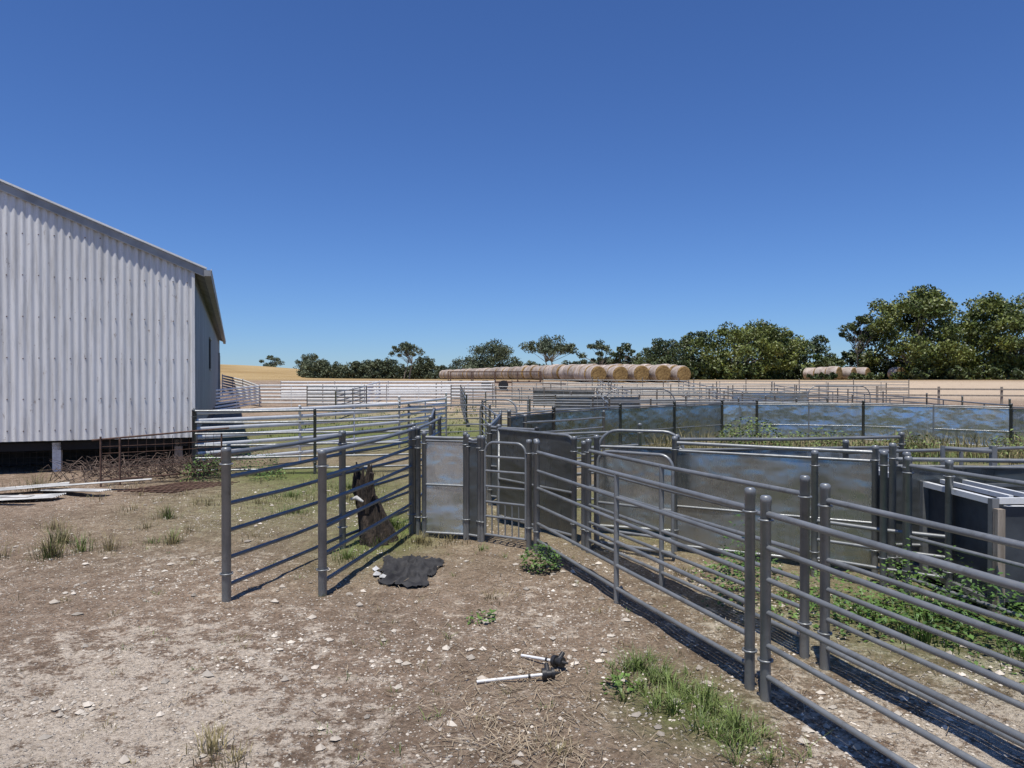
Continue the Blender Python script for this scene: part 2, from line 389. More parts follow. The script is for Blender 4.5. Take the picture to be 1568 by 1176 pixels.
def archgate(a,b,h,name='arched_gate',rad=.16,sheet=None,bars=(),rails=(),smat='sheet',r=.015,mat='galv',lo=.08,both=True):
    mb=MB(); a=Vector(a);b=Vector(b); z=Hn(*a); d=(b-a); L_=d.length; d.normalize()
    P=lambda s,zz:(a.x+d.x*s,a.y+d.y*s,z+zz)
    pts=[P(0,lo)]
    if both: pts+= [P(rad-rad*math.cos(t),h-rad+rad*math.sin(t)) for t in np.linspace(0,math.pi/2,7)]
    else: pts+=[P(0,h-.001),P(.002,h)]
    pts+=[P(L_-rad+rad*math.sin(t),h-rad+rad*math.cos(t)) for t in np.linspace(0,math.pi/2,7)]+[P(L_,lo)]
    mb.tube(pts,r,8,0)
    mb.tube([P(0,lo),P(L_,lo)],r,8,0)
    for q in rails: mb.tube([P(0,q),P(L_,q)],r*.9,8,0)
    for s in bars: mb.tube([P(L_*s,lo),P(L_*s,sorted(rails)[1])],.008,6,0)
    if sheet:
        poly=[(0,sheet[0])]; H_=sheet[1]
        if both: poly+=[(rad-rad*math.cos(t),H_-rad+rad*math.sin(t)) for t in np.linspace(0,math.pi/2,6)]
        else: poly+=[(0,H_)]
        poly+=[(L_-rad+rad*math.sin(t),H_-rad+rad*math.cos(t)) for t in np.linspace(0,math.pi/2,6)]+[(L_,sheet[0])]
        mb.add([P(*p) for p in poly],[tuple(range(len(poly)))],1)
    return mb.obj(name,[mat,smat],origin=(a.x,a.y,z))

# left short race
LR=(1.07,.89,.70,.51,.31,.11)
panel((-2.06,5.12),(-1.6,6.7),LR,ph=1.11,pr=.033,r=.016,mids=())
panel((-1.6,6.7),(-1.15,8.25),LR,ph=1.1,pr=.030,r=.016,mids=())
panel((-1.41,5.28),(-1.03,7.3),LR,ph=1.09,pr=.033,r=.016,mids=())
panel((-1.02,7.45),(-.98,9.6),LR,ph=1.1,mids=())
FR=(1.02,.88,.74,.60,.46,.32,.18)
panel((-5.35,12.0),(-4.09,13.7),FR,ph=1.1,mat='galv_light',flat=.038,posts=(0,),mids=())
panel((-4.09,13.7),(-2.6,16.4),FR,ph=1.1,mat='galv_light',flat=.038,mids=(.5,))
panel((-5.15,11.5),(-3.3,11.9),LR,ph=1.1,mids=(),r=.018)
panel((-3.3,11.9),(-1.35,12.3),LR,ph=1.1,mids=(),r=.018)
panel((-1.35,12.3),(-1.1,9.6),LR,ph=1.1,mids=(.5,))
panel((-5.35,12.0),(-5.15,11.5),LR,ph=1.1,mids=(),r=.018)
panel((-2.6,16.4),(-1.9,20.5),FR,ph=1.2,mat='galv_light',flat=.035)
run([(-2.5,17.2),(-.75,18.0)],ph=1.05)
run([(-.75,18),(-.2,12.4)],ph=1.05)
F7=(1.05,.88,.71,.54,.37,.2)
run([(-12.6,35.5),(-3.0,35)],rails=F7,mat='galv_light',flat=.045,ph=1.12,seg=6)
run([(-13,40),(-1.0,40.5)],rails=F7,mat='galv_light',flat=.045,ph=1.12,seg=6)
run([(-7.5,40.3),(-7.3,35.2)],rails=F7,mat='galv_light',flat=.045,ph=1.12,seg=6)
run([(-9.8,34),(-7.0,34.2)],rails=F7,flat=.04,ph=1.1,seg=6)
run([(-7.0,34.2),(-6.7,27.0)],rails=F7,r=.02,ph=1.1,seg=6)
panel((-15.6,38.3),(-14.0,37),rails=FR,flat=.045,mat='galv_light',za=.75,zb=.5,ph=1.1,seg=6)
panel((-14.0,37),(-12.6,35.5),rails=FR,flat=.045,mat='galv_light',za=.5,zb=.2,ph=1.1,seg=6)
panel((-12.4,29),(-12.6,35.5),rails=FR,flat=.045,mat='galv_light',ph=1.1,seg=6)
run([(-3.0,35),(3.7,31),(14.2,31)],ph=1.1,seg=6,r=.02)
run([(-1.5,23.5),(2.5,22),(8.5,23),(14,24)],ph=1.08,seg=6,r=.02)
run([(-1,27),(12,27)],ph=1.08,seg=6,r=.02)
run([(0,42),(20,38)],ph=1.1,seg=6,r=.022)
run([(2,46),(24,43)],ph=1.1,seg=6,r=.022)
run([(-4,37.5),(14,35)],ph=1.1,seg=6,r=.022)
run([(-2.6,36),(-1.5,23.5)],ph=1.08,seg=6,r=.02)
run([(3.7,31),(2.6,19)],ph=1.08,seg=6,r=.02)
run([(8.6,31),(7.6,19)],ph=1.08,seg=6,r=.02)
run([(14.2,38.5),(14,24),(12.6,18)],ph=1.1,seg=6,r=.02)
run([(5.5,45.5),(5.2,31)],ph=1.1,seg=6,r=.022)
run([(10.5,44.8),(10.2,31)],ph=1.1,seg=6,r=.022)
run([(.5,20),(4,20.5),(9,20.3)],ph=1.05,seg=6,r=.018)
panel((1.5,24.5),(4.4,24.6),rails=(1.0,),sheet=(.2,.95),smat='sheet_dark',ph=1.05,seg=6)
panel((9,29),(12,28.8),rails=(1.0,),sheet=(.2,.95),smat='sheet',ph=1.05,seg=6)
panel((1,33),(3.7,32),rails=(1.0,),sheet=(.2,.95),smat='sheet_dark',ph=1.05,seg=6)
archgate((2.9,22.5),(5.2,22.6),1.28,rad=.5,rails=(.9,.6,.3),r=.02)
archgate((11.0,26.5),(13.4,26.6),1.3,rad=.4,rails=(.9,.6,.3),r=.02)
archgate((-.7,15.6),(.1,15.2),1.15,rad=.25,rails=(.9,.6,.3),r=.018)
ring=[(-.05,12.3),(.78,13.3),(2.36,15.5),(5.2,17.6),(6.2,18.0),(8.5,17.2),(10.95,15.6),(12.4,12.6)]
for i in range(len(ring)-1):
    a,b=Vector(ring[i]),Vector(ring[i+1]); n=max(1,round((b-a).length/2.2))
    for q in range(n):
        panel(a+(b-a)*q/n,a+(b-a)*(q+1)/n,rails=(.99,),sheet=(.12,.95),smat=('sheet_bright','sheet_blue','sheet_bright')[(i+q)%3] if i>2 else 'sheet_dark' if i<1 else 'sheet',ribs=(.45,),mids=(.5,) if i>2 else (),ph=1.07,pr=.034,name='sheeted_yard_panel')
run([(.2,11.0),(1.6,12.4)],ph=1.05,mids=())
panel((-.2,12.2),(-.3,9.2),rails=(.99,),sheet=(.12,.95),smat='sheet_dark',name='sheeted_yard_panel',mids=())
# centre drafting gates
panel((-.88,7.12),(-.46,7.02),rails=(1.0,),sheet=(.05,.97),ribs=(.53,),mids=(),ph=1.06,pr=.024,smat='sheet_bright',name='sheeted_drafting_gate')
panel((-.44,7.02),(-.32,6.97),rails=(1.0,),sheet=(.05,.97),ribs=(),mids=(),ph=1.04,pr=.022,smat='sheet_dark',name='sheeted_drafting_gate')
archgate((-.26,6.92),(.13,6.68),.98,rad=.10,rails=(.26,.40,.55,.70,.84),bars=(.17,.33,.5,.67,.83),name='slide_gate',r=.013)
mb=MB()
for x,y,h in ((-.98,7.42,1.1),(-.95,7.2,1.0),(-.29,6.96,1.04),(.16,6.68,1.04),(.225,6.6,1.05),(.60,6.85,1.05),(.67,6.62,1.02),(.80,6.72,1.06),(-.15,8.1,1.1)):
    post(mb,x,y,h,.026)
    for q in (.2,.9): lug(mb,x,y,q,0,0,.026)
mb.obj('gate_posts',['galv'])
archgate((-.15,8.0),(.62,6.95),1.06,rad=.13,sheet=(.1,1.05),smat='sheet_dark',name='sheeted_swing_gate',both=False,rails=(.5,))
archgate((.90,7.35),(1.70,7.05),1.07,rad=.2,sheet=(.1,.9),smat='sheet',rails=(.9,),name='sheeted_swing_gate',r=.017)
archgate((.80,6.62),(1.40,6.18),.93,rad=.12,sheet=(.45,.92),smat='sheet',rails=(.45,.2),name='sheeted_swing_gate')
panel((.3,8.6),(1.6,8.9),R6,mids=())
panel((-.28,9.0),(.3,8.6),rails=(.99,),sheet=(.12,.95),smat='sheet_dark',name='sheeted_yard_panel',mids=())
panel((1.50,6.55),(2.98,5.83),rails=(1.0,),sheet=(.06,.93),ribs=(.42,),mids=(),ph=1.06,smat='sheet',name='sheeted_yard_panel')
panel((3.0,5.6),(4.6,5.35),rails=(.97,),sheet=(.3,.92),ribs=(.5,),mids=(),ph=1.1,smat='sheet_dark',name='sheeted_yard_panel')
panel((3.2,5.2),(2.45,5.75),rails=(.45,.3,.15),mids=(),ph=1.02)
panel((3.1,6.6),(5.5,7.0),R6,ph=1.05)
panel((1.60,6.9),(4.0,7.3),rails=(1.0,),sheet=(.1,.9),mids=(),ph=1.05,smat='sheet_blue',name='sheeted_yard_panel')
panel((.23,6.55),(1.23,3.67),R6,ph=1.04,mids=(.515,),midr=.019)
panel((1.265,3.54),(2.12,.85),R6,ph=1.02,mids=(.53,),midr=.019)
panel((.70,6.5),(1.67,4.05),R6,ph=1.04,mids=(.45,),midr=.019)
panel((1.72,3.9),(2.62,1.3),R6,ph=1.02,mids=(.53,),midr=.019)
mb=MB()
for x,y in ((2.80,5.35),(2.90,5.22)):
    post(mb,x,y,1.07,.0265)
    for q in (.25,.95): lug(mb,x,y,q,0,0,.0265)
mb.obj('gate_posts',['galv'])
panel((2.9,5.2),(3.6,3.0),(.97,.45,.3,.15),ph=1.04,mids=())

# sheep handler
sh=bpy.data.objects.new('sheep_handling_crate',None); scene.collection.objects.link(sh)
mb=MB(); x0,x1,y0,y1=3.22,4.3,4.75,6.35
for x,y,h in ((x0,y0,.80),(x1,y0,.80),(x0,y1,.80),(x1,y1,1.0),(x0,(y0+y1)/2,.8)): mb.box((x,y,h/2),(.045,.045,h),1)
for z in (.1,.78):
    k=1 if z<.5 else 0
    mb.beam((x0,y0,z),(x0,y1,z),.04,.04,k); mb.beam((x1,y0,z),(x1,y1,z),.04,.04,k)
mb.beam((x0+.03,y0,.785),(x1-.03,y0,.785),.03,.04,0); mb.beam((x0+.03,y1,.785),(x1-.03,y1,.785),.03,.04,0)
mb.beam((x0+.14,y0+.03,.80),(x0+.14,y1-.03,.80),.03,.03,0)
mb.beam((x0+.30,y0+.03,.80),(x0+.30,y1-.03,.80),.03,.03,0)
for k in range(4): mb.beam((x0+.30,y0+.25+k*.35,.80),(x1-.03,y0+.25+k*.35,.80),.022,.022,1)
mb.box((x0+.2,y0+.05,.70),(.16,.05,.08),0)
mb.obj('frame',['galv_light','galv'],sh)
mb=MB(); mb.box((x0+.03,(y0+y1)/2,.43),(.012,y1-y0-.06,.64),0); mb.box((x1-.03,(y0+y1)/2,.43),(.012,y1-y0-.06,.64),0)
mb.box(((x0+x1)/2,y0+.02,.42),(x1-x0-.06,.012,.64),0); mb.box(((x0+x1)/2,y1-.02,.43),(x1-x0-.06,.012,.64),0)
mb.box(((x0+x1)/2,(y0+y1)/2,.25),(x1-x0-.08,y1-y0-.1,.03),0)
mb.obj('side_sheets',['panel_black'],sh)
mb=MB(); mb.beam((x0+.0,y0-.055,-.05),(x0+.0,y0-.055,.74),.05,.05,0); mb.obj('timber_upright',['wood'],sh)
mb=MB(); mb.tube([(x1,y1,.95),(x1-.45,y1,.98)],.02,8,0); mb.tube([(x1-.45,y1,.8),(x1-.45,y1,1.0)],.02,8,0); mb.obj('head_bail',['galv'],sh)

# ------------------------------------------------------------------ round bales
def bale_row(x,y,n,d=(-.30,.954),name='round_hay_bale_row',R=.74,L_=1.22):
    mb=MB(); d=Vector((d[0],d[1],0)).normalized(); sd=Vector((-d.y,d.x,0)); S=22
    for i in range(n):
        jit=random.uniform(-.07,.07); c=Vector((x,y,0))+d*(i*(L_+.03))+sd*jit; rr=R*random.uniform(.95,1.04)
        z=H(c.x,c.y)+rr*.95
        rings=[(0,.80),(.05,.93),(.16,1),(.5,1.015),(.84,1),(.95,.93),(1,.80)]
        vs=[]
        ph=random.random()*6
        for t,k in rings:
            for s in range(S):
                a=2*math.pi*s/S; q=rr*k*(1+.018*math.sin(3*a+ph)); zz=math.sin(a)*q
                if zz<-rr*.9: zz=-rr*.9
                p=c+d*(t*L_)+sd*math.cos(a)*q; vs.append((p.x,p.y,z+zz))
        fs=[(k*S+s,k*S+(s+1)%S,(k+1)*S+(s+1)%S,(k+1)*S+s) for k in range(1,5) for s in range(S)]
        mb.add(vs,fs,0,True)
        fs2=[(k*S+s,k*S+(s+1)%S,(k+1)*S+(s+1)%S,(k+1)*S+s) for k in (0,5) for s in range(S)]
        mb.add(vs,fs2+[tuple(range(S))[::-1],tuple(range(6*S,7*S))],1,False)
    return mb.obj(name,['bale_side','bale_end'],origin=(x,y,H(x,y)))
for q in range(5): bale_row(7.0+q*1.80+random.uniform(-.1,.1),56.5+q*.45+random.uniform(-.25,.25),48 if q==0 else 26)
for q in range(3): bale_row(33.2+q*1.7,72+q*.5,3,d=(-.62,.78),R=.68)
bale_row(40.2,73.5,1,d=(-.3,.95),R=.68)

# farm trailer
mb=MB(); bx,by=-1.2,50; z0=H(bx,by)
for s in (-1,1):
    mb.beam((bx-3.2,by+s*.9,z0+.55),(bx+3.2,by+s*.9,z0+.55),.1,.12,0)
    for u in (-.6,.6):
        mb.tube([(bx+u,by+s*1.0-.09,z0+.34),(bx+u,by+s*1.0+.09,z0+.34)],.34,16,1)
for i in range(9): mb.beam((bx-3.2+i*.8,by-.9,z0+.64),(bx-3.2+i*.8,by+.9,z0+.64),.1,.06,0)
for i in range(5):
    for s in (-1,1): mb.beam((bx-3.2+i*1.6,by+s*.95,z0+.6),(bx-3.2+i*1.6,by+s*.95,z0+1.3),.06,.06,0)
for s in (-1,1): mb.beam((bx-3.2,by+s*.95,z0+1.28),(bx+3.2,by+s*.95,z0+1.28),.05,.06,0)
mb.beam((bx+3.2,by,z0+.5),(bx+5,by,z0+.4),.08,.1,0)
mb.obj('farm_trailer',['rust','black'],origin=(bx,by,z0))

mb=MB()
for i in range(9):
    x=19+i*3.0;y=37-i*.35; z=H(x,y); post(mb,x,y,.95,.06,8,z=z,cap=False)
    if i<8:
        for h in (.82,.5):
            x2=x+3;y2=y-.35; mb.beam((x,y-.07,z+h),(x2,y2-.07,H(x2,y2)+h),.04,.08,0)
mb.obj('timber_rail_fence',['wood'])

# ------------------------------------------------------------------ trees
def leaves(centers,radii,per,size,flat=.75,seed=0):
    r=np.random.default_rng(seed); Vs=[];n=0
    for c,R in zip(centers,radii):
        k=int(per*r.uniform(.7,1.3))
        d=r.normal(size=(k,3)); d/=np.linalg.norm(d,axis=1)[:,None]
        rad=R*np.power(r.uniform(.12,1,size=k),.42)*r.uniform(.8,1.15,size=k)
        p=d*rad[:,None]; p[:,2]*=flat; p+=np.array(c)
        u=r.normal(size=(k,3)); u/=np.linalg.norm(u,axis=1)[:,None]
        w=r.normal(size=(k,3)); w-=u*(u*w).sum(1)[:,None]; w/=np.linalg.norm(w,axis=1)[:,None]
        s=size*r.uniform(.5,1.3,size=k)[:,None]
        q=np.stack([p-u*s,p-w*s*.5,p+u*s,p+w*s*.5],1); Vs.append(q.reshape(-1,3)); n+=k
    V=np.concatenate(Vs); F=np.arange(n*4).reshape(n,4); return V,F
def tree(x,y,h,w,seed,leaf='leaf',cb=.35,nc=40,per=110,size=.16,clump=.15,name='eucalyptus_tree',trunks=1,flat=.7,umb=0):
    r=random.Random(seed); z=H(x,y); C=[];Rr=[]
    for i in range(nc):
        a=r.uniform(0,2*math.pi)
        q=r.random(); zz=r.random()
        if umb: zz=.35+.65*zz
        prof=math.sqrt(max(0,1-(max(0,zz-.3)/.72)**2))*(.72+.28*min(1,zz/.3))
        lump=1+.16*math.sin(3*a+seed)+.10*math.sin(5*a+2*seed)
        rad=w/2*prof*lump*(q**.45)*.86
        zc=cb+(1-cb)*zz*.92*(1+.08*math.sin(2*a+seed*1.7))
        C.append((x+math.cos(a)*rad,y+math.sin(a)*rad,z+h*zc)); Rr.append(w*clump*r.uniform(.5,1.1))
    V,F=leaves(C,Rr,per,size,flat,seed)
    mb=MB()
    for t in range(trunks):
        bx=x+r.uniform(-.2,.2)*trunks; by=y; lx=r.uniform(-.12,.12)*w; 
        fork=(bx+lx,by+r.uniform(-.05,.05)*w,z+h*max(cb,.2)*.85)
        r0=.028*h/ (trunks**.5)
        mid=(bx+lx*.4+r.uniform(-.1,.1),by,z+h*max(cb,.2)*.4)
        mb.tube([(bx,by,z-.3),mid,fork],[r0,r0*.8,r0*.65],7,1)
        for c in C[t::trunks][:22]:
            m_=[(fork[k]+c[k])/2+r.uniform(-.06,.06)*w for k in range(3)]; m_[2]=fork[2]+(c[2]-fork[2])*.6
            mb.tube([fork,m_,c],[r0*.4,r0*.22,r0*.08],5,1,False)
    nb=len(mb.v); V2=np.array(mb.v+V.tolist()); 
    faces=mb.f+(F+nb).tolist()
    me=bpy.data.meshes.new(name); me.from_pydata(V2.tolist(),[],faces)
    me.materials.append(M[leaf]); me.materials.append(M['bark'])
    me.polygons.foreach_set('material_index',mb.m+[0]*len(F)); me.update()
    me.transform(Matrix.Translation((-x,-y,-z)))
    o=bpy.data.objects.new(name,me); o.location=(x,y,z); scene.collection.objects.link(o); return o
tree(43,76,9.7,13,1,'leaf_y',cb=.02,nc=125,per=230,size=.18,clump=.115)
tree(52,75,8.9,12.5,2,'leaf_y',cb=.02,nc=115,per=230,size=.18,clump=.115)
tree(60.5,73,8.6,10,3,'leaf_y',cb=.05,nc=60,per=200,size=.18,clump=.12)
tree(39.0,79,7.1,6.2,4,'leaf',cb=.45,nc=32,per=110,size=.15,clump=.11,trunks=2,umb=1)
tree(35.6,84,5.0,6.5,5,'leaf',cb=.1,nc=36,per=150)
tree(26.3,79,6.5,13,6,'leaf_y',cb=.02,nc=115,per=210,size=.17,clump=.11)
tree(31.4,81,5.4,7.5,7,'leaf_y',cb=.02,nc=50,per=180,size=.17,clump=.13)
tree(22.0,84,5.4,7.5,8,'leaf',cb=.05,nc=50,per=160)
tree(19.2,92,5.4,9,9,'leaf',cb=.1,nc=50,per=150)
tree(15.9,100,5.2,4.8,10,'leaf',cb=.3,nc=26,per=110,clump=.14)
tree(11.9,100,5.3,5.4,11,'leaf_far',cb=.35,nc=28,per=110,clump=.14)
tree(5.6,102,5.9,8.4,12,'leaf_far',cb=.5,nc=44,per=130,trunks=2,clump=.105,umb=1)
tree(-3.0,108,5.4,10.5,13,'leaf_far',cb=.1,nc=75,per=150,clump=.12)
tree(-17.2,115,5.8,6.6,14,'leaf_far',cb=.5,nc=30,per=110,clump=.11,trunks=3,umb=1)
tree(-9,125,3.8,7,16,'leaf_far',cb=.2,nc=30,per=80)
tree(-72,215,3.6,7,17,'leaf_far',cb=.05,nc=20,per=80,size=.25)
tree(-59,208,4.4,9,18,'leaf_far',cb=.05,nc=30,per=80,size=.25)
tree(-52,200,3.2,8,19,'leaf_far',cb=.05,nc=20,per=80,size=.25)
def belt(name,segs,leaf,seed):
    r=random.Random(seed); C=[];R=[]
    for (xa,ya,xb,yb,h,n) in segs:
        for i in range(n):
            t=r.random(); x=xa+(xb-xa)*t; y=ya+(yb-ya)*t+r.uniform(-2,2)
            hh=h*(.6+.5*noise.noise(Vector((x*.25,seed,0)))+.25*r.random())
            for k in range(4):
                C.append((x+r.uniform(-.8,.8),y,H(x,y)+hh*(k+.4)/4)); R.append(r.uniform(.5,1.0)*h*.24)
    V,F=leaves(C,R,80,.20,.8,seed)
    np_mesh(name,V,F,[leaf])
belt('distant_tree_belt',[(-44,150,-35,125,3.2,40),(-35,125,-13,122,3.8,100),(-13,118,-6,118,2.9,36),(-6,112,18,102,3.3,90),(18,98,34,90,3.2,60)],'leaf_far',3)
belt('scrub_bushes',[(17,80,32,78,2.4,60),(33,81,62,75,3.0,100),(40,71,62,69,1.6,45),(34,70.3,36,70.2,.9,7),(30.5,70,31.2,70,1.0,4)],'leaf',5)

# ------------------------------------------------------------------ grass, weeds, litter
class Blades:
    def __init__(s): s.v=[];s.f=[];s.m=[]
    def blade(s,x,y,z,h,w,dx,dy,m=0):
        a=math.atan2(dy,dx)+math.pi/2; cx,cy=math.cos(a)*w/2,math.sin(a)*w/2; o=len(s.v)
        for t,ww in ((0,1),(.5,.8)):
            px,py,pz=x+dx*t*t,y+dy*t*t,z+h*t*(1-.15*t)
            s.v+=[(px-cx*ww,py-cy*ww,pz),(px+cx*ww,py+cy*ww,pz)]
        s.v.append((x+dx,y+dy,z+h*.85)); s.f+=[(o,o+1,o+3,o+2),(o+2,o+3,o+4)]; s.m+=[m,m]
    def leaf(s,x,y,z,l,a,el,m=0):
        d=Vector((math.cos(a)*math.cos(el),math.sin(a)*math.cos(el),math.sin(el))); sd=Vector((-math.sin(a),math.cos(a),.2))*l*.33
        p=Vector((x,y,z)); o=len(s.v); q=p+d*l*.5
        s.v+=[tuple(p),tuple(q-sd),tuple(p+d*l-Vector((0,0,l*.15))),tuple(q+sd),]; s.f+=[(o,o+1,o+2,o+3)]; s.m+=[m]
    def obj(s,name,mats):
        me=bpy.data.meshes.new(name); me.from_pydata(s.v,[],s.f)
        for q in mats: me.materials.append(M[q])
        me.polygons.foreach_set('material_index',s.m); me.update()
        o=bpy.data.objects.new(name,me); scene.collection.objects.link(o); return o
R_=random.Random(11)
def tuft(B,x,y,n,h,sp,m=0,w=.005,lean=.6):
    for i in range(n):
        a=R_.uniform(0,6.283); q=sp*abs(R_.gauss(0,.55)); px,py=x+math.cos(a)*q,y+math.sin(a)*q
        hh=h*R_.uniform(.3,1.1)*(1-.4*min(1,q/sp)); l=hh*lean*R_.uniform(.1,1.3); b_=a+R_.uniform(-1,1)
        B.blade(px,py,Hn(px,py)-.01,hh,w*R_.uniform(.7,1.4),math.cos(b_)*l,math.sin(b_)*l,m)
def weed(B,x,y,n,h,sp,m=0,l=.035):
    for i in range(n):
        a=R_.uniform(0,6.283); q=sp*math.sqrt(R_.random()); px,py=x+math.cos(a)*q,y+math.sin(a)*q
        k=(1-(q/sp)**2*.6); z=Hn(px,py)+h*k*R_.random()**.7
        B.leaf(px,py,z,l*R_.uniform(.5,1.4),R_.uniform(0,6.283),R_.uniform(-.5,.8),m)
B=Blades()
for x,y,n,h,sp in ((-1.45,6.3,200,.14,.25),(-1.3,6.9,250,.16,.25),(-1.3,7.6,350,.2,.3),(-2.6,8.4,260,.12,.5),(-3.0,9.6,400,.12,.7),(-2.4,10.4,500,.14,.8),(-1.8,9.3,300,.12,.5),
   (-3.5,6.9,60,.12,.15),(-.28,6.6,60,.1,.1)):
    tuft(B,x,y,n,h,sp)
for i in range(95):
    t=R_.random(); x=.64+.40*t+R_.gauss(0,.09); y=3.95-.85*t+R_.gauss(0,.13)
    tuft(B,x,y,R_.randint(10,38),R_.uniform(.06,.17),R_.uniform(.03,.09),w=.0045,lean=1.0)
for i in range(170):
    y=2.3+5*R_.random(); x=R_.uniform(-.55,.42)*y
    if noise.noise(Vector((x*1.1,y*1.1,2)))<.02: continue
    tuft(B,x,y,R_.randint(4,16),R_.uniform(.03,.08),.05,w=.004,lean=1)
for x,y in ((-4.15,6.35),(-3.9,8.05),(-3.35,7.0),(-4.4,6.9),(-4.0,6.6)): tuft(B,x,y,60,.24,.12,w=.006)
for i in range(260):
    x=R_.uniform(-8,-.7);y=R_.uniform(18,37); tuft(B,x,y,14,.16,.4,w=.02)
for i in range(110):
    x=R_.uniform(1.5,12);y=R_.uniform(11,16.5); tuft(B,x,y,22,.42,.35,w=.013)
for i in range(70):
    x=R_.uniform(1.7,4.5);y=R_.uniform(6.9,10); tuft(B,x,y,22,.3,.25,w=.010)
B.obj('green_grass',['grass'])
B=Blades()
for x,y,n,h,sp in ((-4.15,6.4,180,.34,.2),(-4.35,6.9,120,.3,.25),(-3.75,6.6,80,.26,.14),(-3.95,8.1,110,.26,.15),(-3.85,9,80,.2,.3),(-4.6,6.3,90,.26,.2),(-1.28,3.02,120,.15,.16),(-1.15,2.95,60,.11,.12),
   (-.9,6.9,300,.14,.3),(-.6,7.0,150,.12,.25),(-3.9,7.6,60,.15,.15),(-3.3,6.9,90,.2,.12),(-3.2,9.0,160,.14,.4),(-.15,5.2,80,.1,.2),(-1.6,5.9,60,.1,.15),(-3.4,7.5,50,.14,.15),(.2,3.0,70,.08,.2),(2.0,5.2,150,.12,.3),(1.4,5.8,120,.12,.2),(-2.2,9.5,300,.16,.6),(-4.9,7.6,90,.22,.25),(-5.2,6.9,90,.22,.25),(-2.6,7.2,60,.1,.3),(-4.6,8.6,80,.16,.3),(-6.9,10.3,200,.35,.5)):
    tuft(B,x,y,n,h,sp,w=.0045)
for i in range(260):
    x=R_.uniform(3,12.5);y=R_.uniform(13.3,16.6)-(.25*max(0,x-9)); tuft(B,x,y,16,.62,.35,w=.014)
for i in range(60):
    x=R_.uniform(-6,-2);y=R_.uniform(9,12); tuft(B,x,y,14,.14,.2,w=.006)
for i in range(130):
    y=2.3+7*R_.random(); x=R_.uniform(-.7,.42)*y
    tuft(B,x,y,R_.randint(5,18),R_.uniform(.03,.09),.06,w=.0035,lean=1)
B.obj('dry_seeding_grass',['grass_dry'])
B=Blades()
def weeds(l):
    for x,y,n,h,sp in l: weed(B,x,y,n,h,sp)
weeds([(.24,5.95,460,.25,.17)]); B.obj('weed_plant',['weed'])
B=Blades(); weeds([(1.58,5.0,200,.66,.14),(1.66,5.2,200,.45,.18),(1.5,4.9,60,.2,.2)]); B.obj('weed_plant',['weed'])
B=Blades(); weeds([(2.55,4.5,500,.28,.35),(2.95,4.35,600,.42,.35),(3.25,4.1,600,.45,.35),(2.2,4.6,350,.18,.35),(2.9,3.8,300,.2,.4),(3.4,3.6,400,.3,.4),(2.3,5.1,360,.25,.35),(2.75,5.0,240,.5,.15),(2.95,4.75,260,.5,.2),(1.75,5.6,300,.15,.35),(2.0,4.9,200,.12,.3),(.55,3.7,60,.07,.1),(-.2,4.7,50,.06,.1),(2.0,5.9,200,.2,.25)])
for x,y in ((2.5,4.3),(2.9,4.0),(3.3,3.8),(2.3,4.7),(2.7,4.7)): tuft(B,x,y,140,.22,.3,w=.006)
B.obj('weed_patch',['weed'])
B=Blades(); weeds([(-4.35,12.0,900,.55,.40),(-4.85,11.2,700,.45,.35),(-3.9,11.3,300,.25,.3)])
B.obj('leafy_shrub',['weed'])
B=Blades()
for (x,y,n,h,sp) in ((4.9,14.6,1500,.85,.8),(6.5,15.0,900,.6,1.0),(8.0,14.3,700,.5,.9),(10.2,13.8,900,.7,.9)): weed(B,x,y,n,h,sp,l=.07)
B.obj('leafy_shrub',['grass'])
B=Blades()
def straws(cx,cy,sx,sy,n,l=.09):
    for i in range(n):
        x=R_.gauss(cx,sx);y=R_.gauss(cy,sy); a=R_.uniform(0,3.14); z=Hn(x,y)+.004+R_.random()*.010; L_=l*R_.uniform(.3,1.2); w=.0012+R_.random()*.0008
        dx,dy=math.cos(a)*L_/2,math.sin(a)*L_/2; nx_,ny_=-math.sin(a)*w,math.cos(a)*w; t=R_.uniform(-.01,.02)
        o=len(B.v); B.v+=[(x-dx-nx_,y-dy-ny_,z),(x+dx-nx_,y+dy-ny_,z+t),(x+dx+nx_,y+dy+ny_,z+t),(x-dx+nx_,y-dy+ny_,z)]; B.f.append((o,o+1,o+2,o+3)); B.m.append(0)
straws(.05,3.6,.28,.45,700,.08); straws(-.3,5.6,.4,.8,400); straws(-1.6,4.0,1.4,1.4,500,.04); straws(1.0,3.6,.4,.9,350,.06); straws(-3.2,7.5,1.5,1.2,600,.07); straws(2.0,4.2,.6,.9,400,.08); straws(.05,3.0,.2,.2,250,.11)
B.obj('straw_litter',['straw'])
ico=[(0,0,1),(.9,0,.1),(.28,.85,-.1),(-.72,.53,.1),(-.72,-.53,-.1),(.28,-.85,.1),(0,0,-1)]
icof=[(0,1,2),(0,2,3),(0,3,4),(0,4,5),(0,5,1),(6,2,1),(6,3,2),(6,4,3),(6,5,4),(6,1,5)]
Vg=[];Fg=[]
for i in range(56000):
    y=1.6+9*R_.random()**1.4; x=R_.uniform(-.8,.8)*y
    dens=.36+.75*noise.noise(Vector((x*.8,y*.8,4)))+.6*noise.noise(Vector((x*2.5,y*2.5,9)))
    if R_.random()>dens: continue
    s=.003+.009*R_.random()**2.0+(.024*R_.random() if R_.random()<.05 else 0)
    z=Hn(x,y)+s*.2; a=R_.uniform(0,6.28); ca,sa=math.cos(a),math.sin(a); o=len(Vg); sx,sy,sz=s*R_.uniform(.8,1.5),s*R_.uniform(.7,1.1),s*R_.uniform(.4,.8)
    for p in ico:
        q=R_.uniform(.8,1.2); px,py,pz=p[0]*sx*q,p[1]*sy*q,p[2]*sz*q
        Vg.append((x+px*ca-py*sa,y+px*sa+py*ca,z+pz))
    Fg+=[tuple(k+o for k in f) for f in icof]
